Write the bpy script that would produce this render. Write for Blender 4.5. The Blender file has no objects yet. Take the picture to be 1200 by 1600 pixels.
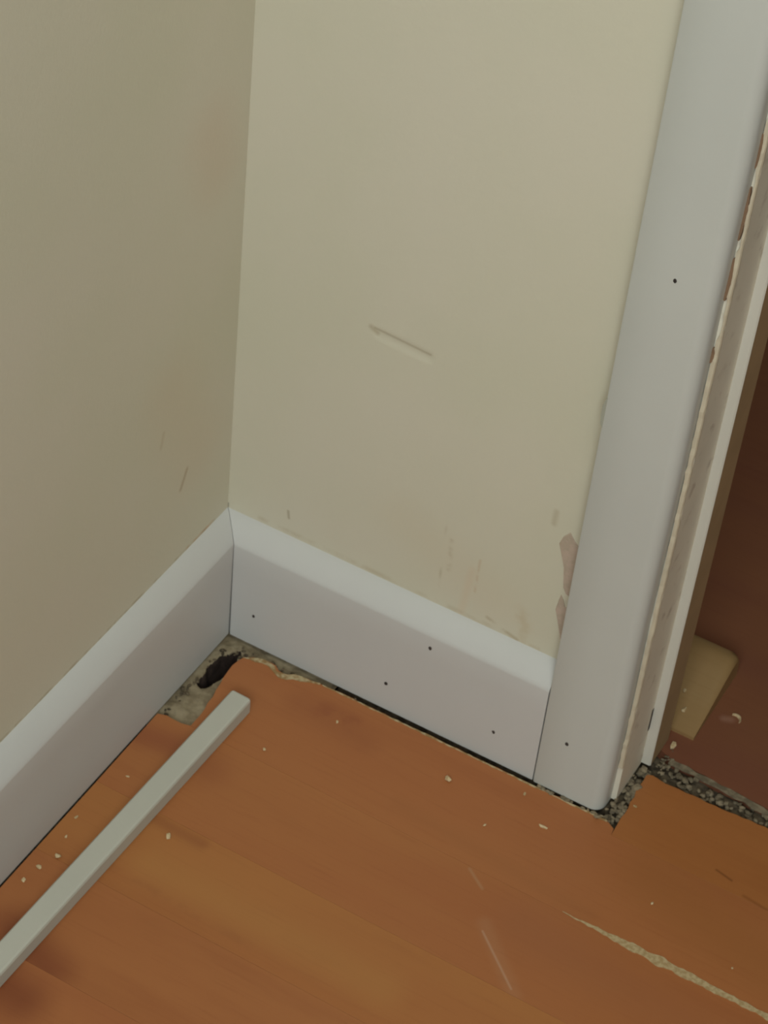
import bpy, bmesh, math, random
from mathutils import Vector, Matrix, noise

# ------------------------------------------------------------------ camera
SC = bpy.context.scene
COL = SC.collection
cam_data = bpy.data.cameras.new('camera')
cam_data.sensor_fit = 'VERTICAL'
cam_data.sensor_height = 24.0
cam_data.lens = 3730.0 / 1600.0 * 24.0
cam_data.clip_start = 0.02
cam = bpy.data.objects.new('camera', cam_data)
COL.objects.link(cam)
cam.location = (0.71014, -1.21061, 1.42078)
cam.rotation_euler = (math.radians(47.18492), math.radians(-4.84641), math.radians(29.78084))
cam_data.dof.use_dof = True
cam_data.dof.focus_distance = 1.25
cam_data.dof.aperture_fstop = 27.0
SC.camera = cam

# ------------------------------------------------------------------ world, light, exposure
world = bpy.data.worlds.new('world')
SC.world = world
world.use_nodes = True
world.node_tree.nodes['Background'].inputs[0].default_value = (0.75, 0.85, 1.0, 1)
world.node_tree.nodes['Background'].inputs[1].default_value = 0.3


def area_light(name, loc, aim, sx, sy, power, colour):
    d = bpy.data.lights.new(name, 'AREA')
    d.shape = 'RECTANGLE'
    d.size, d.size_y, d.energy, d.color = sx, sy, power, colour
    o = bpy.data.objects.new(name, d)
    COL.objects.link(o)
    o.location = loc
    o.rotation_euler = (Vector(aim) - Vector(loc)).to_track_quat('-Z', 'Y').to_euler()
    return o


area_light('window_daylight', (1.00, -2.24, 1.80), (0.70, -0.2, 0.6), 1.1, 0.95, 27.5, (0.90, 1.0, 1.02))
area_light('ceiling_fill_light', (0.9, -1.0, 2.36), (0.9, -1.0, 0.0), 0.4, 0.4, 9.0, (0.95, 1.01, 0.93))  # added fill from overhead to raise the ambient, no actual lamp there

SC.view_settings.view_transform = 'Standard'
SC.view_settings.look = 'None'
SC.view_settings.gamma = 1.0
SC.view_settings.use_curve_mapping = False
SC.view_settings.exposure = 0.12


# ------------------------------------------------------------------ material helpers
def lin(c):
    return tuple(((v / 255) / 12.92 if v / 255 <= 0.04045 else ((v / 255 + 0.055) / 1.055) ** 2.4) for v in c) + (1.0,)


class NT:
    def __init__(self, name):
        self.m = bpy.data.materials.new(name)
        self.m.use_nodes = True
        self.t = self.m.node_tree
        self.b = self.t.nodes['Principled BSDF']
        self.co = self.t.nodes.new('ShaderNodeNewGeometry').outputs['Position']

    def new(self, kind, **kw):
        n = self.t.nodes.new(kind)
        for k, v in kw.items():
            setattr(n, k, v)
        return n

    def put(self, sock, v):
        if isinstance(v, bpy.types.NodeSocket):
            self.t.links.new(v, sock)
        else:
            sock.default_value = v

    def math(self, op, a, b=0.0, c=0.0, clamp=False):
        n = self.new('ShaderNodeMath', operation=op, use_clamp=clamp)
        self.put(n.inputs[0], a)
        self.put(n.inputs[1], b)
        self.put(n.inputs[2], c)
        return n.outputs[0]

    def vec(self, op, a, b=(0, 0, 0), scale=None):
        n = self.new('ShaderNodeVectorMath', operation=op)
        self.put(n.inputs[0], a)
        self.put(n.inputs[1], b)
        if scale is not None:
            self.put(n.inputs['Scale'], scale)
        return n.outputs['Value'] if op in ('LENGTH', 'DOT_PRODUCT') else n.outputs[0]

    def smooth(self, v, a, b, lo=0.0, hi=1.0):
        n = self.new('ShaderNodeMapRange', interpolation_type='SMOOTHSTEP')
        self.put(n.inputs[0], v)
        n.inputs[1].default_value, n.inputs[2].default_value = a, b
        n.inputs[3].default_value, n.inputs[4].default_value = lo, hi
        return n.outputs[0]

    def noise(self, scale, stretch=(1, 1, 1), detail=3.0, rough=0.55, shift=(0, 0, 0)):
        p = self.vec('ADD', self.vec('MULTIPLY', self.co, stretch), shift)
        n = self.new('ShaderNodeTexNoise')
        self.put(n.inputs['Vector'], p)
        n.inputs['Scale'].default_value = scale
        n.inputs['Detail'].default_value = detail
        n.inputs['Roughness'].default_value = rough
        return n.outputs['Fac']

    def mix(self, fac, a, b):
        n = self.new('ShaderNodeMix', data_type='RGBA')
        self.put(n.inputs['Factor'], fac)
        self.put(n.inputs['A'], a)
        self.put(n.inputs['B'], b)
        return n.outputs['Result']

    def streak(self, a, b, w, soft=1.0, breakup=0.0):
        """1 near the segment a-b, falling to 0 at distance w."""
        a, b = Vector(a), Vector(b)
        ba = b - a
        pa = self.vec('SUBTRACT', self.co, tuple(a))
        h = self.math('DIVIDE', self.vec('DOT_PRODUCT', pa, tuple(ba)), ba.length_squared, clamp=True)
        d = self.vec('LENGTH', self.vec('SUBTRACT', pa, self.vec('SCALE', tuple(ba), scale=h)))
        m = self.smooth(d, w * (1 - soft), w, 1.0, 0.0)
        if breakup:
            m = self.math('MULTIPLY', m, self.smooth(self.noise(breakup), 0.4, 0.62))
        return m

    def bump(self, h, strength, dist):
        n = self.new('ShaderNodeBump')
        n.inputs['Strength'].default_value = strength
        n.inputs['Distance'].default_value = dist
        self.put(n.inputs['Height'], h)
        self.put(self.b.inputs['Normal'], n.outputs[0])

    def done(self, colour, rough=0.5, spec=0.4):
        self.put(self.b.inputs['Base Color'], colour)
        self.put(self.b.inputs['Roughness'], rough)
        self.b.inputs['Specular IOR Level'].default_value = spec
        return self.m


def paint(name, rgb, var=0.06, rough=0.5, spec=0.4, scale=9.0, grime=None):
    t = NT(name)
    c = lin(rgb)
    d = tuple(v * (1 - var * 2) for v in c[:3]) + (1,)
    col = t.mix(t.smooth(t.noise(scale), 0.3, 0.7), d, c)
    if grime:
        col = t.mix(t.math('MULTIPLY', t.smooth(t.noise(60.0, detail=5), 0.55, 0.75), 0.5), col, lin(grime))
    t.bump(t.noise(350.0, detail=2), 0.08, 0.001)
    return t.done(col, rough, spec)


def cream_wall(name, stains_and_shade, dents=()):
    t = NT(name)
    col = t.mix(t.smooth(t.noise(4.5), 0.3, 0.7), lin((203, 199, 178)), lin((207, 201, 183)))
    for a, b, w, rgb, amt, brk in stains_and_shade:
        col = t.mix(t.math('MULTIPLY', t.streak(a, b, w, 1.0, brk), amt), col, lin(rgb))
    h = t.math('MULTIPLY', t.noise(260.0, detail=3), 0.10)
    for a, b, w, depth in dents:
        h = t.math('MULTIPLY_ADD', t.streak(a, b, w, 1.0), -depth, h)
    t.bump(h, 0.6, 0.003)
    return t.done(col, 0.62, 0.3)


def wood(name, base, dark, light, seed, spots=()):
    t = NT(name)
    sh = (seed * 3.7, seed * 1.9, 0)
    if name.startswith('beech'):
        base, dark, light = [(c[0] * 0.955, c[1] * 0.885, c[2] * 0.87) for c in (base, dark, light)]
    col = t.mix(t.smooth(t.noise(2.6, (1.0, 5.5, 1), 3, 0.5, sh), 0.25, 0.75), lin(base), lin(light))
    col = t.mix(t.math('MULTIPLY', t.smooth(t.noise(3.2, (1.0, 7.0, 1), 4, 0.6, (seed * 1.3, 5 + seed, 0)), 0.50, 0.85), 0.5), col, lin(dark))
    grain = t.noise(16.0, (1.0, 22.0, 1), 5, 0.65, sh)
    col = t.mix(t.math('MULTIPLY', t.smooth(grain, 0.5, 0.75), 0.28), col, lin(dark))
    col = t.mix(t.math('MULTIPLY', t.smooth(t.noise(90.0, (1, 3, 1), 2), 0.60, 0.75), 0.10), col, lin(light))
    for a, b, w, rgb, amt, brk in spots:
        col = t.mix(t.math('MULTIPLY', t.streak(a, b, w, 1.0, brk), amt), col, lin(rgb))
    t.bump(grain, 0.05, 0.001)
    return t.done(col, 0.42, 0.35)


def rubble(name, a, b, scale=160.0):
    t = NT(name)
    col = t.mix(t.smooth(t.noise(scale, detail=4), 0.38, 0.62), lin(a), lin(b))
    t.bump(t.noise(500.0, detail=4), 0.4, 0.001)
    return t.done(col, 0.9, 0.2)


# ------------------------------------------------------------------ mesh helpers
def mesh_obj(name, verts, faces, mat, parent=None, smooth=False):
    me = bpy.data.meshes.new(name)
    me.from_pydata([tuple(v) for v in verts], [], faces)
    bm = bmesh.new()
    bm.from_mesh(me)
    bmesh.ops.recalc_face_normals(bm, faces=bm.faces)
    bm.to_mesh(me)
    bm.free()
    if mat:
        me.materials.append(mat)
    if smooth:
        for p in me.polygons:
            p.use_smooth = True
    o = bpy.data.objects.new(name, me)
    COL.objects.link(o)
    if parent:
        o.parent = parent
    return o


def struct(o, label=None, cat=None):
    o['kind'] = 'structure'
    if label:
        o['label'] = label
        o['category'] = cat
    return o


def tag(o, label, cat, group=None, kind=None):
    o['label'] = label
    o['category'] = cat
    if group:
        o['group'] = group
    if kind:
        o['kind'] = kind
    return o


def boxes(name, bs, mat, parent=None):
    v, f = [], []
    for x0, x1, y0, y1, z0, z1 in bs:
        n = len(v)
        v += [(x0, y0, z0), (x1, y0, z0), (x1, y1, z0), (x0, y1, z0), (x0, y0, z1), (x1, y0, z1), (x1, y1, z1), (x0, y1, z1)]
        f += [(n, n + 3, n + 2, n + 1), (n + 4, n + 5, n + 6, n + 7), (n, n + 1, n + 5, n + 4),
              (n + 1, n + 2, n + 6, n + 5), (n + 2, n + 3, n + 7, n + 6), (n + 3, n, n + 4, n + 7)]
    return mesh_obj(name, v, f, mat, parent)


def prism(name, poly, z0, z1, mat, parent=None, bev=0.0):
    """Flat polygon pulled down from z1 to z0, its top arris broken by bev."""
    me = bpy.data.meshes.new(name)
    bm = bmesh.new()
    top = [bm.verts.new((x, y, z1)) for x, y in poly]
    bot = [bm.verts.new((x, y, z0)) for x, y in poly]
    bm.faces.new(top)
    bm.faces.new(bot[::-1])
    n = len(poly)
    for i in range(n):
        bm.faces.new((top[i], bot[i], bot[(i + 1) % n], top[(i + 1) % n]))
    bmesh.ops.recalc_face_normals(bm, faces=bm.faces)
    if bev:
        es = [e for e in bm.edges if abs(e.verts[0].co.z - z1) < 1e-7 and abs(e.verts[1].co.z - z1) < 1e-7]
        bmesh.ops.bevel(bm, geom=es, offset=bev, segments=1, affect='EDGES')
    bm.to_mesh(me)
    bm.free()
    me.materials.append(mat)
    o = bpy.data.objects.new(name, me)
    COL.objects.link(o)
    if parent:
        o.parent = parent
    return o


def sweep(name, rings, mat, parent=None, smooth_angle=None):
    """Loft closed rings of equal length into a capped solid."""
    v, f = [], []
    n = len(rings[0])
    for r in rings:
        v += r
    for k in range(len(rings) - 1):
        for i in range(n):
            j = (i + 1) % n
            f.append((k * n + i, k * n + j, (k + 1) * n + j, (k + 1) * n + i))
    f.append(tuple(range(n))[::-1])
    f.append(tuple((len(rings) - 1) * n + i for i in range(n)))
    o = mesh_obj(name, v, f, mat, parent)
    if smooth_angle:
        for p in o.data.polygons:
            p.use_smooth = True
        o.data.set_sharp_from_angle(angle=math.radians(smooth_angle))
    return o


def lump(rng, c, r, sq=(1, 1, 0.6), rot=None):
    """Vertices and faces of one irregular crumb."""
    bm = bmesh.new()
    bmesh.ops.create_icosphere(bm, subdivisions=1, radius=1.0)
    M = Matrix.Rotation(rng.uniform(0, 6.28), 3, 'Z') if rot is None else Matrix.Rotation(rot, 3, 'Z')
    out = []
    for v in bm.verts:
        p = v.co * rng.uniform(0.62, 1.15)
        p = Vector((p.x * sq[0], p.y * sq[1], p.z * sq[2])) * r
        out.append(Vector(c) + M @ p)
    bm.verts.index_update()
    fs = [tuple(v.index for v in f.verts) for f in bm.faces]
    bm.free()
    return out, fs


def pile(name, spots, mat, parent=None, seed=1):
    rng = random.Random(seed)
    V, F = [], []
    for c, r in spots:
        v, f = lump(rng, c, r, (1, rng.uniform(0.5, 1.0), rng.uniform(0.4, 0.8)))
        n = len(V)
        V += v
        F += [tuple(i + n for i in q) for q in f]
    o = mesh_obj(name, V, F, mat, parent)
    o['kind'] = 'stuff'
    return o


def ragged(rng, a, b, step, amp):
    """Points from a towards b (b left out), wandering sideways by up to amp."""
    a, b = Vector(a), Vector(b)
    n = max(1, int((b - a).length / step))
    nrm = Vector((-(b - a).y, (b - a).x)).normalized()
    out = []
    for i in range(n):
        p = a.lerp(b, i / n)
        out.append(tuple(p + nrm * (rng.uniform(-amp, amp) if i else 0)))
    return out


def ribbon(name, line, widths, z, mat, parent, seed, jit=0.0006, thick=0.0004):
    """A thin ragged raised streak along a floor polyline."""
    rng = random.Random(seed)
    L, R = [], []
    n = len(line)
    for i, (p, w) in enumerate(zip(line, widths)):
        q = Vector(line[min(i + 1, n - 1)]) - Vector(line[max(i - 1, 0)])
        nr = Vector((-q.y, q.x)).normalized()
        L.append(tuple(Vector(p) + nr * (w / 2 + rng.uniform(-jit, jit) * (w > 0.0008))))
        R.append(tuple(Vector(p) - nr * (w / 2 + rng.uniform(-jit, jit) * (w > 0.0008))))
    V = [(x, y, z + thick) for x, y in L] + [(x, y, z + thick) for x, y in R] + [(x, y, z - 0.0005) for x, y in L] + [(x, y, z - 0.0005) for x, y in R]
    F = []
    for i in range(n - 1):
        F += [(i, i + 1, n + i + 1, n + i), (i, 2 * n + i, 2 * n + i + 1, i + 1), (n + i, n + i + 1, 3 * n + i + 1, 3 * n + i)]
    return mesh_obj(name, V, F, mat, parent)


# ------------------------------------------------------------------ materials
T = 0.0175          # skirting thickness
XA = 0.3025         # left edge of the architrave
XL = 0.3665         # face of the door lining
H1, H2 = 0.1015, 0.120

M_wall_back = cream_wall('cream_wall_paint_back', [
    ((0.1905, 0, 0.206), (0.1917, 0, 0.123), 0.0022, (168, 157, 130), 0.55, 35.0),
    ((0.1965, 0, 0.190), (0.1975, 0, 0.160), 0.0035, (172, 158, 132), 0.5, 90.0),
    ((0.217, 0, 0.170), (0.2125, 0, 0.122), 0.0060, (206, 176, 146), 0.22, 0),
    ((0.222, 0, 0.184), (0.2215, 0, 0.150), 0.0020, (186, 160, 128), 0.4, 120.0),
    ((0.275, 0, 0.262), (0.2745, 0, 0.250), 0.0040, (172, 160, 134), 0.45, 0),
    ((0.155, 0, 0.190), (0.235, 0, 0.150), 0.040, (204, 186, 160), 0.16, 0),
    ((0.262, 0, 0.150), (0.270, 0, 0.120), 0.012, (188, 170, 136), 0.4, 50.0),
    ((0.235, 0, 0.130), (0.262, 0, 0.121), 0.003, (166, 150, 118), 0.5, 80.0),
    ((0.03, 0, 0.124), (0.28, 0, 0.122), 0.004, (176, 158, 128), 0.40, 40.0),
    ((0, 0, 0.119), (0, 0, 0.1245), 0.0016, (110, 100, 84), 0.8, 0),  # shade of a small gap at the skirting corner, painted into the wall colour
    ((0.055, 0, 0.145), (0.056, 0, 0.138), 0.002, (150, 138, 112), 0.6, 0),
    ((0.111, 0, 0.356), (0.116, 0, 0.353), 0.004, (172, 160, 134), 0.6, 0),
    ((0.114, 0, 0.3565), (0.160, 0, 0.3535), 0.0018, (166, 156, 130), 0.55, 0),  # shaded upper edge of the dent, painted as a dark line
], [((0.118, 0, 0.3525), (0.158, 0, 0.3505), 0.0075, 0.33)])

M_wall_left = cream_wall('cream_wall_paint_left', [
    ((0, -0.064, 0.208), (0, -0.072, 0.193), 0.0034, (160, 142, 114), 0.65, 0),
    ((0, -0.098, 0.268), (0, -0.101, 0.256), 0.0034, (176, 162, 134), 0.4, 0),
    ((0, -0.04, 0.47), (0, -0.05, 0.50), 0.05, (204, 180, 156), 0.28, 0),
    ((0, -0.05, 0.22), (0, -0.09, 0.30), 0.06, (204, 182, 154), 0.22, 0),
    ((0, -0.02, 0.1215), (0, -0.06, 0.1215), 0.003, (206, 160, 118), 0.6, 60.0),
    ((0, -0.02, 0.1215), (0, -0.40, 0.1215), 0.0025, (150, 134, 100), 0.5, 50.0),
])
M_skirt = paint('white_skirting_gloss', (198, 197, 194), 0.02, 0.45, 0.4, 5.0)
M_arch = paint('white_architrave_gloss', (194, 195, 189), 0.02, 0.45, 0.4, 5.0)
M_lining = paint('grubby_lining_paint', (228, 221, 203), 0.05, 0.5, 0.3, 12.0, (150, 128, 108))
M_stop = paint('white_door_stop_paint', (206, 202, 190), 0.02, 0.5, 0.3, 8.0)
M_side = paint('brown_stop_side', (166, 140, 106), 0.05, 0.7, 0.2, 30.0)  # browner tone for the side face of the stop
M_blob = paint('bulge_grey_shade', (164, 164, 150), 0.03, 0.7, 0.2)  # greyer than the architrave: shading of the bulge put into its colour
M_bead = paint('cream_paint_ridge', (206, 194, 170), 0.06, 0.6, 0.3, 40.0)
M_edge_shade = paint('brown_edge_shade', (140, 112, 88), 0.1, 0.8, 0.2, 40.0)  # soft shade beside the paint ridge, as a brown colour
M_batten = paint('white_batten_paint', (188, 186, 174), 0.02, 0.5, 0.35, 10.0)
M_torn = rubble('torn_plaster_paper', (178, 162, 144), (188, 168, 152), 120.0)
M_nail = rubble('dark_nail_hole', (58, 52, 48), (74, 66, 62))
M_grey = rubble('grey_plaster_rubble', (106, 95, 77), (140, 126, 103), 110.0)
M_dust = rubble('brown_floor_dust', (72, 63, 51), (108, 95, 76), 150.0)
M_core = rubble('pale_board_core', (166, 140, 100), (186, 164, 126), 300.0)
M_chip = rubble('chipped_board_edge', (150, 120, 80), (184, 166, 130), 200.0)
M_crumb = rubble('white_plaster_crumb', (186, 160, 120), (208, 186, 148), 300.0)
M_sub = rubble('dusty_subfloor', (128, 114, 90), (152, 138, 112), 70.0)
M_pit = rubble('dark_hole_shade', (44, 34, 30), (60, 48, 42), 90.0)  # shade inside the hole painted as a dark colour
M_pale = wood('pale_bare_timber', (148, 116, 74), (136, 104, 64), (154, 124, 84), 4)
M_ceil = paint('ceiling_white', (225, 222, 212), 0.02, 0.8, 0.2)
M_room = paint('plain_room_paint', (190, 188, 180), 0.02, 0.8, 0.2)
M_hallwall = paint('hall_wall_paint', (150, 130, 105), 0.03, 0.7, 0.2)

RED = (128, 74, 46)
wood_mats = {
    'A': wood('beech_board_a', (172, 115, 69), (152, 96, 56), (176, 121, 73), 1, [
        ((0.128, -0.047, 0), (0.150, -0.046, 0), 0.016, (136, 74, 48), 0.5, 45.0),
        ((0.108, -0.052, 0), (0.170, -0.056, 0), 0.024, (146, 86, 52), 0.4, 0),
        ((0.225, -0.098, 0), (0.40, -0.112, 0), 0.012, (152, 96, 56), 0.25, 0),
        ((0.42, -0.055, 0), (0.60, -0.10, 0), 0.045, (154, 98, 54), 0.5, 0),
    ]),
    'B': wood('beech_board_b', (170, 112, 68), (150, 94, 56), (176, 122, 73), 2, [
        ((0.065, -0.145, 0), (0.085, -0.150, 0), 0.030, (146, 86, 54), 0.5, 0),  # shadow right of the batten painted into the board colour
        ((0.36, -0.15, 0), (0.60, -0.17, 0), 0.040, (156, 98, 62), 0.5, 0),
        ((0.020, -0.15, 0), (0.045, -0.145, 0), 0.022, (140, 78, 52), 0.6, 0),
        ((0.302, -0.1235, 0), (0.319, -0.135, 0), 0.0022, (176, 140, 106), 0.4, 0),
        ((0.338, -0.170, 0), (0.380, -0.2045, 0), 0.0016, (190, 160, 136), 0.45, 0),
        ((0.336, -0.163, 0), (0.384, -0.208, 0), 0.010, (176, 130, 96), 0.25, 0),
    ]),
    'C': wood('beech_board_c', (172, 117, 68), (154, 100, 58), (178, 126, 72), 3, [
        ((0.10, -0.255, 0), (0.30, -0.255, 0), 0.03, (178, 128, 72), 0.35, 0),
        ((0.07, -0.272, 0), (0.20, -0.276, 0), 0.007, (146, 92, 54), 0.3, 40.0),
        ((0.06, -0.215, 0), (0.12, -0.216, 0), 0.010, (130, 74, 46), 0.4, 0),
    ]),
    'D': wood('beech_board_d', (168, 112, 67), (150, 94, 56), (175, 121, 73), 5, [
        ((0.05, -0.36, 0), (0.09, -0.375, 0), 0.035, (118, 60, 38), 0.7, 0),
    ]),
    'E': wood('beech_board_e', (166, 108, 66), (146, 88, 54), (174, 118, 71), 7, [
        ((0.05, -0.40, 0), (0.09, -0.405, 0), 0.035, (116, 58, 36), 0.7, 0),
    ]),
    'W': wood('beech_board_doorway', (170, 115, 64), (152, 98, 54), (175, 121, 69), 6, [
        ((0.462, -0.0185, 0), (0.476, -0.0215, 0), 0.0018, (112, 66, 34), 0.7, 0),
        ((0.49, -0.03, 0), (0.515, -0.033, 0), 0.0025, (124, 72, 38), 0.5, 0),
    ]),
}
M_hallfloor = wood('dark_red_brown_boards', (124, 78, 58), (112, 64, 46), (130, 84, 58), 9, [
    ((0.403, 0.130, 0), (0.408, 0.132, 0), 0.006, (168, 128, 108), 0.45, 0),
])

# ------------------------------------------------------------------ the setting: walls, ceiling
wb = struct(boxes('wall_back', [(0.0, 0.345, 0.0, 0.09, -0.08, 2.4), (1.15, 2.6, 0.0, 0.09, -0.08, 2.4),
                                (0.345, 1.15, 0.0, 0.09, 2.03, 2.4)], M_wall_back),
            'cream painted back wall with scuffs and torn paper beside the doorway', 'wall')
wl = struct(boxes('wall_left', [(-0.1, 0.0, -2.4, 0.09, -0.08, 2.4)], M_wall_left),
            'cream painted left wall in shade with a small brown smudge', 'wall')
struct(boxes('wall_right', [(2.6, 2.7, -2.4, 0.09, -0.08, 2.4)], M_room), 'cream right wall of the room, outside the frame', 'wall')
struct(boxes('wall_front', [(0.0, 0.42, -2.4, -2.3, -0.08, 2.4), (1.58, 2.6, -2.4, -2.3, -0.08, 2.4),
                            (0.42, 1.58, -2.4, -2.3, -0.011, 1.3), (0.42, 1.58, -2.4, -2.3, 2.3, 2.4)], M_room),
       'cream front wall round the window, outside the frame', 'wall')
struct(boxes('ceiling', [(-0.7, 2.7, -2.4, 2.1, 2.4, 2.48)], M_ceil), 'white ceiling above the room, outside the frame', 'ceiling')
struct(boxes('window_1', [(0.42, 0.47, -2.37, -2.32, 1.3, 2.3), (1.53, 1.58, -2.37, -2.32, 1.3, 2.3),
                          (0.47, 1.53, -2.37, -2.32, 1.3, 1.35), (0.47, 1.53, -2.37, -2.32, 2.25, 2.3)], M_ceil),
       'white window frame in the front wall, outside the frame', 'window')
struct(boxes('wall_hall', [(-0.7, 2.7, 2.0, 2.1, -0.02, 2.4), (-0.7, -0.6, 0.09, 2.0, -0.02, 2.4), (2.6, 2.7, 0.09, 2.0, -0.02, 2.4)], M_hallwall),
       'dim hall walls beyond the doorway, outside the frame', 'wall')

# ---- torn paper and chips on the back wall: thin raised flakes
def flake(name, pts, mat, parent, y0=0.0, t=0.0007):
    n = len(pts)
    cx, cz = sum(p[0] for p in pts) / n, sum(p[1] for p in pts) / n
    V = [(x, y0, z) for x, z in pts] + [(cx + (x - cx) * 0.93, y0 - t, cz + (z - cz) * 0.97) for x, z in pts]
    F = [tuple(range(n, 2 * n))] + [(i, (i + 1) % n, n + (i + 1) % n, n + i) for i in range(n)]
    return mesh_obj(name, V, F, mat, parent)


tp = flake('torn_paper', [(0.2814, 0.2339), (0.2838, 0.2423), (0.2886, 0.2487), (0.2932, 0.2423), (0.2994, 0.2366), (0.308, 0.2349), (0.3138, 0.1988), (0.2973, 0.1927), (0.2964, 0.1876), (0.2936, 0.1886), (0.2907, 0.1937), (0.2883, 0.2129), (0.2853, 0.2224)], M_torn, wb)
tp['label'] = 'brownish torn paper patch where the paint came off'
tp = flake('torn_paper', [(0.2894, 0.1809), (0.2903, 0.1861), (0.2931, 0.1816), (0.295, 0.1759), (0.2982, 0.1764), (0.2999, 0.1788), (0.3026, 0.1619), (0.2997, 0.1486), (0.2993, 0.1372), (0.2973, 0.1395), (0.2921, 0.1559), (0.288, 0.1692)], M_torn, wb)
tp['label'] = 'lower brownish torn paper patch tapering to a point'

# ------------------------------------------------------------------ skirting boards
PROF = [(0.0, 0.0), (-T, 0.0), (-T, 0.04), (-T, 0.08), (-T, H1 - 0.001), (-T + 0.0004, H1 + 0.0012), (-T + 0.0022, H1 + 0.0038),
        (-0.0118, 0.1100), (-0.0078, 0.1143), (-0.0036, 0.1180), (-0.0012, 0.1195), (0.0, 0.120)]
left_r = [[(-y, min(0.0, y) if k == 0 else -2.3, z) for y, z in PROF] for k in (0, 1)]
bl = struct(sweep('baseboard_left', left_r, M_skirt, None, 25), 'white painted skirting board along the left wall, in shade', 'skirting board')


def seam(z):
    return 0.0004 + 0.0011 * max(0.0, 1 - z / 0.11)


back_r = [[(-y + seam(z), y, z) for y, z in PROF], [(XA - 0.0012, y, z) for y, z in PROF]]
bb = struct(sweep('baseboard_back', back_r, M_skirt, None, 25), 'white painted skirting board along the back wall with dark nail holes', 'skirting board')


def nail(parent, x, y, z, r, seed):
    rng = random.Random(seed)
    n = 9
    V = [(x, y - 0.00035, z)]
    for i in range(n):
        a = i * 6.283 / n
        q = r * rng.uniform(0.75, 1.15)
        V.append((x + math.cos(a) * q * 0.85, y - 0.0003, z + math.sin(a) * q * 1.15))
    for i in range(n):
        a = i * 6.283 / n
        V.append((x + math.cos(a) * r * 1.1, y + 0.0002, z + math.sin(a) * r * 1.35))
    F = [(0, 1 + i, 1 + (i + 1) % n) for i in range(n)] + [(1 + i, 1 + n + i, 1 + n + (i + 1) % n, 1 + (i + 1) % n) for i in range(n)]
    return mesh_obj('nail_hole', V, F, M_nail, parent)


for i, (x, z, r) in enumerate([(0.040, 0.0331, 0.0014), (0.1989, 0.0894, 0.0016), (0.1651, 0.0288, 0.0016), (0.2624, 0.0319, 0.0015)]):
    nail(bb, x, -T, z, r, i)

# ------------------------------------------------------------------ architrave (trim_1)
def arch_ring(z, wob):
    x1 = 0.3622
    r = 0.0100
    pts = [(XA + 0.001, 0.0), (XA, -0.0012), (XA, -T - 0.0005), (XA + 0.0012, -T - 0.0015), (0.330, -T - 0.0015)]
    for k in range(8):
        a = math.pi / 2 * k / 7
        pts.append((x1 - r + r * math.sin(a) + wob, -T - 0.0015 + r - r * math.cos(a)))
    pts.append((x1 + wob, 0.0))
    return [(x, y, z) for x, y in pts]


zs = [0.0008, 0.02, 0.05, 0.1, 0.15, 0.2, 0.25, 0.3, 0.35, 0.4, 0.5, 0.6, 0.7, 0.9, 1.4, 2.03]
ar = struct(sweep('trim_1', [arch_ring(z, 0.0004 * math.sin(z * 23)) for z in zs], M_arch, None, 40),
            'white painted door architrave standing at the end of the back skirting', 'architrave')
nail(ar, 0.324, -T - 0.0015, 0.0581, 0.0016, 11)
nail(ar, 0.3326, -T - 0.0015, 0.5096, 0.0014, 12)
pb = flake('paint_blob', [(0.3049, 0.3986), (0.3021, 0.3955), (0.3003, 0.3884), (0.3002, 0.3803), (0.3011, 0.3721), (0.3029, 0.3696), (0.3058, 0.3699)], M_blob, ar, -0.004, 0.0145)
pb['label'] = 'filler bulging past the left edge, its shading painted in grey'
rg = random.Random(8)
for z0, z1 in ((0.290, 0.335), (0.252, 0.285), (0.338, 0.35)):
    flake('paint_drip', [(0.3026, z1), (0.3012, z1 - 0.004), (0.3006, (z0 + z1) / 2), (0.3012, z0 + 0.004), (0.3026, z0)], M_arch, ar, -0.0002, 0.003)

# ------------------------------------------------------------------ door lining (trim_2) with its stop
lin_o = struct(boxes('trim_2', [(0.345, XL, 0.0, 0.09, 0.001, 2.03), (1.13, 1.15, 0.0, 0.09, 0.001, 2.03), (XL, 1.13, 0.0, 0.09, 2.0, 2.03)], M_lining),
               'grubby grey door lining between the architrave and the dark floor', 'door lining')


def stop_ring(z, rng):
    w = 0.0005 if 0.22 < z < 0.36 else 0.00015
    e = rng.uniform(-w, w)
    b = 0.0010
    pts = [(XL - 0.001, 0.082), (XL - 0.0012 + e, 0.0475), (XL - 0.0012 + e, 0.0468), (0.3745 - b, 0.0468), (0.3745, 0.0468 + b), (0.3745, 0.0815), (0.3740, 0.082), (XL, 0.082)]
    return [(x, y, z) for x, y in pts]


rng = random.Random(5)
zz = [0.002 + 0.006 * i for i in range(100)] + [0.8, 1.2, 2.0]
st = sweep('door_stop', [stop_ring(z, rng) for z in zz], M_stop, lin_o)
st.data.materials.append(M_side)
for p in st.data.polygons:
    if p.normal.x > 0.9:
        p.material_index = 1
st['label'] = 'narrow white door stop strip nailed to the lining'
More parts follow.
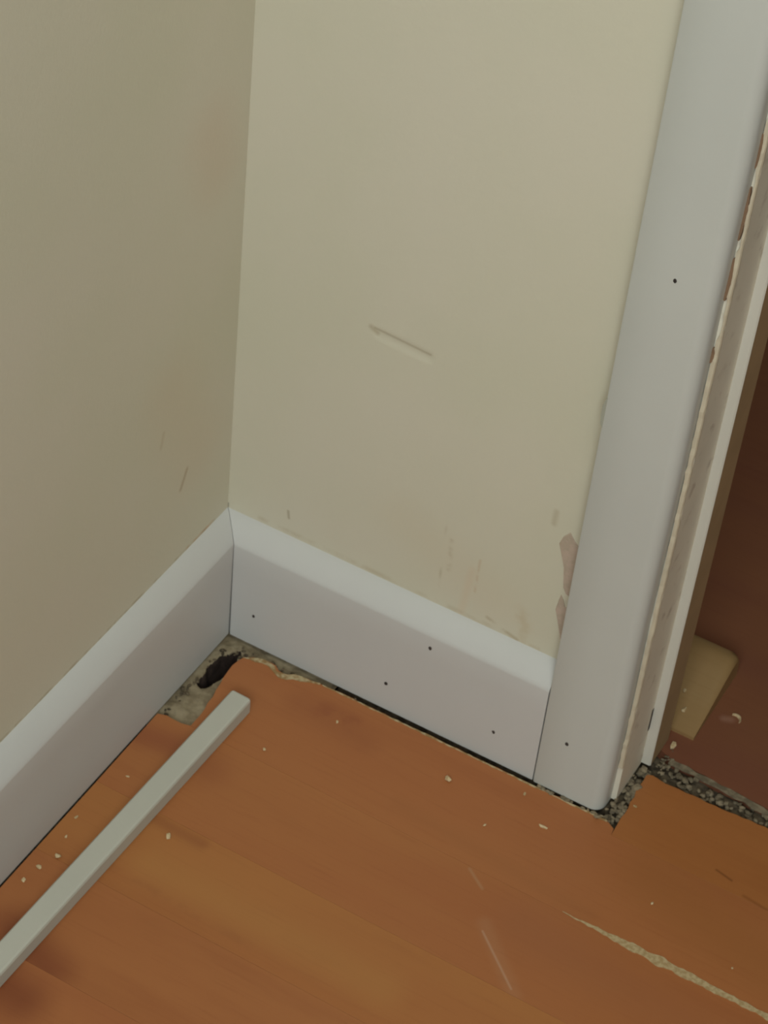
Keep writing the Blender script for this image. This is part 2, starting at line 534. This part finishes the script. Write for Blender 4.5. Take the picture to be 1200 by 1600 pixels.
# the front edge of the lining shows as a ragged cream paint ridge
rng = random.Random(21)
rings = []
for i in range(150):
    z = 0.040 + 0.0055 * i
    big = noise.noise((z * 42.0, 3.1, 0.0))
    a = 0.3626 + 0.0009 * max(0, big) + rng.uniform(-0.00035, 0.00035)
    if z > 0.46 and noise.noise((z * 30.0, 9.0, 0.0)) > 0.05:
        a += 0.0016
    c = 0.3666 + 0.0003 * noise.noise((z * 60, 0, 1.0)) + rng.uniform(-0.0002, 0.0002)
    yb = -0.0022 + rng.uniform(-0.0004, 0.0004)
    rings.append([(a, 0.0006, z), (a + 0.0004, yb, z), (c - 0.0006, yb, z), (c, yb + 0.0012, z), (c, 0.0006, z)])
pr = sweep('paint_ridge', rings, M_bead, lin_o)
pr['label'] = 'ragged cream ridge of old paint along the lining edge'
for z0, z1 in ((0.545, 0.585), (0.497, 0.53), (0.60, 0.625), (0.445, 0.457)):  # brown slivers that paint in the soft shade left of the ridge
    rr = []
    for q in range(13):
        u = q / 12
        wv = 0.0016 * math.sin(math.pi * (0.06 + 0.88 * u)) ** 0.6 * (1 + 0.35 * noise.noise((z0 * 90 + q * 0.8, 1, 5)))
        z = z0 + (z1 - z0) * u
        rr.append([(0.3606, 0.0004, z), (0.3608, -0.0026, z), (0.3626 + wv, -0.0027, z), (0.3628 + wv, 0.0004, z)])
    fb = sweep('edge_shade', rr, M_edge_shade, lin_o)
    fb['label'] = 'brown sliver of painted shade beside the paint ridge'
boxes('chip_hole', [(0.3652, 0.3668, 0.0435, 0.0466, 0.042, 0.066)], M_nail, lin_o)['label'] = 'dark gouge beside the foot of the stop'

# ------------------------------------------------------------------ floors
sub = struct(boxes('floor', [(0.12, 2.6, -2.3, 0.09, -0.06, -0.0105), (0.0, 0.12, -2.3, -0.135, -0.06, -0.0105), (-0.1, 0.12, 0.0, 0.09, -0.06, -0.0105), (0.0, 0.12, -0.14, 0.0, -0.08, -0.06)], M_dust),
             'orange wood effect laminate floor with a broken corner and worn joint', 'floor')
rng = random.Random(3)
G = 0.00008
JY = [-0.033, -0.121, -0.209, -0.2885, -0.376, -0.464, -0.552, -0.64]
# board A: against the back wall, broken off in the corner, notched round the architrave
A = [(0.0475, JY[1] + G)] + [(0.60, JY[1] + G), (0.60, JY[0] - G), (0.3785, JY[0] - G)]
A += [(0.3775, -0.0262), (0.3735, -0.0240)]
A += ragged(rng, (0.370, -0.0214), (0.115, -0.0226), 0.006, 0.0005)
A += ragged(rng, (0.115, -0.0230), (0.092, -0.0252), 0.005, 0.0006)
A += [(0.086, -0.0275), (0.080, -0.0305), (0.074, -0.0300), (0.069, -0.0262), (0.062, -0.0258), (0.055, -0.0275), (0.049, -0.0290)]
A += ragged(rng, (0.0425, -0.0335), (0.0390, -0.0440), 0.004, 0.0012)
A += ragged(rng, (0.0395, -0.0460), (0.0475, -0.1150), 0.007, 0.0016)
prism('plank', A, -0.010, 0.0, wood_mats['A'], sub, 0.00005)
B = [(0.0190, JY[2] + G), (0.60, JY[2] + G), (0.60, JY[1] - G), (0.0475, JY[1] - G)]
B += ragged(rng, (0.0475, -0.1205), (0.0185, -0.1235), 0.006, 0.0012) + [(0.0185, -0.1245)]
prism('plank', B, -0.010, 0.0, wood_mats['B'], sub, 0.00005)
for k, key in ((2, 'C'), (3, 'D'), (4, 'E'), (5, 'B'), (6, 'A')):
    prism('plank', [(0.0190, JY[k + 1] + G), (0.60, JY[k + 1] + G), (0.60, JY[k] - G), (0.0190, JY[k] - G)], -0.010, 0.0, wood_mats[key], sub, 0.00005)
W = [(0.3785, JY[0] + G), (0.60, JY[0] + G), (0.60, 0.0470)]
W += ragged(rng, (0.598, 0.0468), (0.386, 0.0385), 0.006, 0.0007)
W += [(0.380, 0.0410), (0.3765, 0.0395)] + ragged(rng, (0.3755, 0.0380), (0.3785, JY[0] + G), 0.006, 0.0009)
prism('plank', W, -0.010, 0.0, wood_mats['W'], sub, 0.00005)
# the same floor carries on out of the frame
for (x0, y0, x1, y1, key) in ((0.6, -0.64, 2.58, 0.045, 'A'), (0.019, -2.78, 2.58, -0.64, 'C')):
    prism('plank', [(x0, y0), (x1, y0), (x1, y1), (x0, y1)], -0.010, 0.0, wood_mats[key], sub)

# pale board core showing along the worn joint
line, wid = [], []
rng = random.Random(14)
for i in range(95):
    f = i / 94
    x = 0.380 + f * 0.30
    line.append((x, -0.1205 - 0.0042 * f + 0.0006 * noise.noise((x * 60, 0, 0))))
    env = min(1.0, f / 0.16) * (0.0050 + 0.0028 * math.exp(-((f - 0.28) / 0.10) ** 2) - 0.0004 * f)
    wid.append(max(0.0005, env * (1 + 0.45 * noise.noise((x * 90, 7, 0)))))
wj = ribbon('worn_joint', line, wid, 0.0, M_core, sub, 31, 0.0005)
wj['label'] = 'pale ragged board core showing along the worn joint'
# chipped, lighter fringe of the cut edge along the back skirting
line, wid = [], []
for i in range(60):
    f = i / 59
    x = 0.112 + f * 0.258
    line.append((x, -0.0236 + 0.0012 * f + 0.0003 * noise.noise((x * 50, 2, 0))))
    wid.append(max(0.0006, 0.0012 + 0.0016 * noise.noise((x * 45, 5, 0))))
ribbon('chipped_edge', line, wid, 0.0, M_chip, sub, 41, 0.0004, 0.0003)['label'] = 'lighter chipped edge along the back skirting'
ribbon('chipped_edge', [(0.0430, -0.0345), (0.048, -0.0320), (0.053, -0.0305), (0.058, -0.0295), (0.063, -0.0290), (0.068, -0.0295), (0.073, -0.0330), (0.078, -0.0340), (0.083, -0.0325), (0.088, -0.0300), (0.094, -0.0280), (0.102, -0.0262), (0.110, -0.0245)],
       [0.001, 0.003, 0.004, 0.0045, 0.005, 0.005, 0.0045, 0.0055, 0.006, 0.006, 0.0045, 0.003, 0.001], 0.0, M_chip, sub, 42, 0.0012, 0.0005)['label'] = 'broken pale edge beside the bare corner'

# bare corner: relief of dusty screed with a dark hole
hole = [((0.0325, -0.0285), 0.0040), ((0.0312, -0.0400), 0.0082), ((0.0300, -0.0530), 0.0084), ((0.0290, -0.0640), 0.0064), ((0.0285, -0.0720), 0.0052)]


def hole_dist(x, y):
    best = 1.0
    for (a, ra), (b, rb) in zip(hole, hole[1:]):
        ax, ay = b[0] - a[0], b[1] - a[1]
        t = max(0.0, min(1.0, ((x - a[0]) * ax + (y - a[1]) * ay) / (ax * ax + ay * ay)))
        best = min(best, math.hypot(x - a[0] - ax * t, y - a[1] - ay * t) - ra - (rb - ra) * t)
    return best


NX, NY = 170, 180
V, F, pit = [], [], []
for j in range(NY + 1):
    for i in range(NX + 1):
        x, y = 0.0 + 0.12 * i / NX, -0.135 * j / NY
        d = hole_dist(x, y) + 0.0018 * noise.noise((x * 110, y * 110, 4.0))
        z = -0.0060 + 0.0016 * noise.noise((x * 90, y * 90, 0.0)) + 0.0005 * noise.noise((x * 260, y * 260, 2.0)) - 0.0010 * min(1.0, x / 0.06)
        k = max(0.0, min(1.0, -d / 0.0030))
        z -= k * k * (3 - 2 * k) * 0.032
        V.append((x, y, z))
        pit.append(d < -0.0002)
for j in range(NY):
    for i in range(NX):
        a = j * (NX + 1) + i
        F.append((a, a + 1, a + NX + 2, a + NX + 1))
cs = mesh_obj('bare_corner', V, F, M_sub, sub, True)
cs.data.materials.append(M_pit)
for p in cs.data.polygons:
    if sum(pit[v] for v in p.vertices) >= 2:
        p.material_index = 1
    if p.normal.z < 0:
        p.flip() if hasattr(p, 'flip') else None
cs['label'] = 'dusty bare corner of subfloor with a dark hole'

# hall floor beyond the doorway
hf = prism('floor_hall', [(-0.6, 0.092), (0.300, 0.092), (0.372, 0.070)] + ragged(rng, (0.382, 0.0660), (0.62, 0.0520), 0.008, 0.0009) + [(0.62, 0.0520), (1.12, 0.050), (1.12, 0.092), (2.6, 0.092), (2.6, 2.0), (-0.6, 2.0)],
           -0.010, 0.0, M_hallfloor)
struct(hf, 'dark red brown hall floor beyond the doorway', 'floor')
line = [(0.385 + 0.0075 * i, 0.0630 - 0.00052 * i) for i in range(30)]
ribbon('adhesive_strip', line, [0.005 + 0.004 * noise.noise((i * 0.45, 3, 0)) for i in range(30)], 0.0, M_grey, hf, 55, 0.0012, 0.0006)['label'] = 'grey dusty residue along the cut edge'

# ------------------------------------------------------------------ loose things on the floor
# white batten lying along the left skirting, square with softly broken edges
def batten(y0, x0, y1, x1, w, h, b):
    d = Vector((x1 - x0, y1 - y0)).normalized()
    nrm = Vector((-d.y, d.x))
    sec = [(b, 0), (w - b, 0), (w, b), (w, h - b * 1.6), (w - b * 0.5, h - b * 0.5), (w - b * 1.6, h), (b, h), (0, h - b)]
    rings = []
    L = Vector((x1 - x0, y1 - y0)).length
    for s, sh in ((0.0, 0.92), (0.0012, 1.0), (0.15, 1.0), (0.3, 1.0), (L - 0.001, 1.0), (L, 0.95)):
        p = Vector((x0, y0)) + d * s
        rings.append([((p + nrm * (w / 2 + (u - w / 2) * sh)).x, (p + nrm * (w / 2 + (u - w / 2) * sh)).y, h / 2 + (v - h / 2) * sh) for u, v in sec])
    return sweep('wooden_batten', rings, M_batten)


bt = batten(-0.0815, 0.0608, -0.62, 0.0497, 0.0185, 0.0160, 0.0014)
tag(bt, 'slim white painted wooden batten lying on the orange floor along the left skirting', 'batten')

# pale wedge-shaped timber block beyond the door stop
BX0, BX1 = 0.338, 0.3925
pro = [(0.0935, 0.0), (0.0935, 0.0035), (0.110, 0.0085), (0.135, 0.0175), (0.155, 0.0255), (0.168, 0.0295), (0.176, 0.0300), (0.183, 0.0270), (0.187, 0.0200), (0.188, 0.0)]
rings = []
for x, k in ((BX0, 0.94), (BX0 + 0.002, 1.0), (BX1 - 0.009, 1.0), (BX1 - 0.005, 0.975), (BX1 - 0.002, 0.92), (BX1, 0.82)):
    rings.append([(x - 0.0008, 0.0935 + (y - 0.0935) * 0.95 * (1 - (1 - k) * 0.12), z * k * 0.96) for y, z in pro])
blk = sweep('wooden_block', rings, M_pale, None, 35)
for v in blk.data.vertices:
    if v.co.y < 0.0925 + 0.004 and v.co.x < 0.3665:
        v.co.y = max(v.co.y, 0.0935)
tag(blk, 'pale bare wooden wedge block with rounded top on the dark hall floor', 'block')

# debris that nobody could count
rng = random.Random(77)
spots = []
for i in range(90):      # foot of the architrave, between it and the doorway board
    y = rng.uniform(-0.027, 0.046)
    x = 0.3645 + rng.random() ** 0.8 * 0.0125 + (0.0 if y > -0.016 else -0.004)
    spots.append(((x, y, rng.uniform(-0.007, 0.0) + 0.006 * max(0.0, (0.3690 - x) / 0.005)), rng.choice([0.0018, 0.0024, 0.003, 0.0038, 0.0048])))
for x in (0.309, 0.3125, 0.317, 0.3205, 0.330, 0.334, 0.3375, 0.348, 0.352, 0.3565, 0.360, 0.363):
    spots.append(((x, -0.0204 + rng.uniform(-0.0010, 0.0006), -0.0002), rng.uniform(0.0022, 0.0034)))
tag(pile('plaster_rubble', spots, M_grey, None, 1), 'grey crumbled plaster heaped in the gap at the foot of the architrave', 'rubble')
spots = []
for i in range(130):      # threshold gap between the two floors
    x = 0.386 + rng.random() * 0.20
    y = 0.0405 + rng.random() * 0.019 + (x - 0.386) * 0.02
    spots.append(((x, y, rng.uniform(-0.009, -0.002)), rng.choice([0.002, 0.0028, 0.0036])))
for i in range(40):
    spots.append(((rng.uniform(0.378, 0.388), rng.uniform(0.046, 0.075), rng.uniform(-0.002, 0.0015)), rng.choice([0.001, 0.0016, 0.0024])))
tag(pile('threshold_rubble', spots, M_grey, None, 2), 'grey dusty rubble in the threshold gap beside the dark hall floor', 'rubble')
spots = []
for i in range(26):       # along the left skirting in the broken corner and at the chipped edge
    spots.append(((rng.uniform(0.0185, 0.024), rng.uniform(-0.118, -0.022), rng.uniform(-0.007, -0.003)), rng.choice([0.0013, 0.0018, 0.0024])))
for i in range(36):
    x = rng.uniform(0.03, 0.145)
    spots.append(((x, rng.uniform(-0.031, -0.021), rng.uniform(-0.007, -0.003)), rng.choice([0.0012, 0.0018, 0.0026])))
for i in range(24):
    x = rng.choice([rng.uniform(0.295, 0.335), rng.uniform(0.11, 0.3)])
    spots.append(((x, rng.uniform(-0.0245, -0.020), rng.uniform(-0.004, -0.001)), rng.choice([0.0012, 0.0018])))
tag(pile('corner_rubble', spots, M_dust, None, 3), 'brownish dust and plaster bits in the gap under the skirting boards', 'rubble')

# individual crumbs: radius, stretch, label
crumbs = [
    (0.0030, (1.2, 0.9, 0.7), 'largest pale plaster crumb, on the floor below the middle of the back skirting'),
    (0.0026, (1.7, 0.5, 0.5), 'thin slanting pale crumb on the floor in front of the architrave'),
    (0.0018, (0.7, 1.1, 0.5), 'small pale crumb left of the slanting crumb near the architrave'),
    (0.0026, (0.9, 1.2, 0.6), 'pale crumb on the floor just right of the white batten'),
    (0.0019, (0.8, 1.1, 0.6), 'small pale crumb on the floor below the end of the batten'),
    (0.0015, (0.8, 1.3, 0.5), 'tiny pale crumb beside the dark red knot in the floor'),
    (0.0026, (1.2, 0.8, 0.5), 'brightest pale crumb between the left skirting and the batten'),
    (0.0022, (1.3, 1.0, 0.25), 'flat dusty crumb next to the brightest one by the left skirting'),
    (0.0024, (1.0, 1.1, 0.25), 'flat dusty crumb nearest the lower left edge of the floor'),
    (0.0018, (0.7, 1.4, 0.3), 'faint flat crumb close to the left skirting above the others'),
    (0.0017, (1.2, 0.8, 0.3), 'faint crumb on the reddish board left of the batten'),
    (0.0015, (0.8, 1.3, 0.3), 'faint crumb midway along the strip left of the batten'),
    (0.0014, (0.8, 1.2, 0.5), 'tiny pale speck on the floor above the worn joint'),
    (0.0011, (1, 1, 0.5), 'tiny pale speck between worn joint and right edge of photo'),
    (0.0017, (1.3, 0.8, 0.5), 'yellowish crumb on the doorway board beside the grey rubble'),
    (0.0017, (0.7, 1.5, 0.4), 'splinter of board at the skirting end near the architrave'),
]
# floor points (metres) of the crumbs above, in the same order
CR_XY = [(0.2456, -0.0548), (0.3302, -0.0558), (0.2917, -0.08), (0.0956, -0.2248), (0.1097, -0.1097), (0.1423, -0.0516), (0.0378, -0.2863), (0.0313, -0.3016), (0.0293, -0.3181), (0.0268, -0.2475), (0.0359, -0.1921), (0.0312, -0.2671), (0.4338, -0.0761), (0.5095, -0.0975), (0.3816, 0.0035), (0.3033, -0.0342)]
for i, ((r, sq, lab), (x, y)) in enumerate(zip(crumbs, CR_XY)):
    rr = random.Random(100 + i)
    v, f = lump(rr, (0, 0, 0), r, sq, rr.uniform(-0.4, 0.4))
    zmin = min(p.z for p in v)
    o = mesh_obj('plaster_crumb', [p - Vector((0, 0, zmin)) for p in v], f, M_crumb if i not in (14, 15) else M_core)
    o.location = (x, y, 0.0)
    tag(o, lab, 'crumb', 'loose plaster crumbs on the floor')

# curled white shaving on the hall floor
rings = []
for i in range(10):
    a = -0.3 + 2.6 * i / 9
    w = 0.0011 * math.sin(math.pi * (i + 0.6) / 10.2)
    c = Vector((0.4105 + 0.0050 * math.cos(a), 0.1335 + 0.0050 * math.sin(a), 0.0))
    n = Vector((math.cos(a), math.sin(a), 0))
    rings.append([tuple(c + n * w), tuple(c + n * w * 0.5 + Vector((0, 0, 0.0022))), tuple(c - n * w * 0.5 + Vector((0, 0, 0.0022))), tuple(c - n * w)])
tag(sweep('paint_shaving', rings, M_crumb), 'small curled white paint shaving on the dark hall floor', 'shaving')
for i, (x, y, r, sq, lab) in enumerate([
        (0.3665, 0.1257, 0.0022, (0.8, 1.4, 0.6), 'upper pale crumb lying on the wooden block near the door stop'),
        (0.3736, 0.1110, 0.0024, (0.8, 1.4, 0.6), 'lower pale crumb lying on the wooden block near the door stop'),
        (0.3808, 0.0775, 0.0036, (0.7, 1.5, 0.6), 'whitish flake standing between door stop and dark floor')]):
    rr = random.Random(300 + i)
    v, f = lump(rr, (0, 0, 0), r, sq, 0.0)
    zmin = min(p.z for p in v)
    o = mesh_obj('plaster_crumb', [p - Vector((0, 0, zmin)) for p in v], f, M_crumb)
    o.location = (x, y, (0.0142, 0.0088, 0.0)[i])
    tag(o, lab, 'crumb', 'loose plaster crumbs at the door stop')
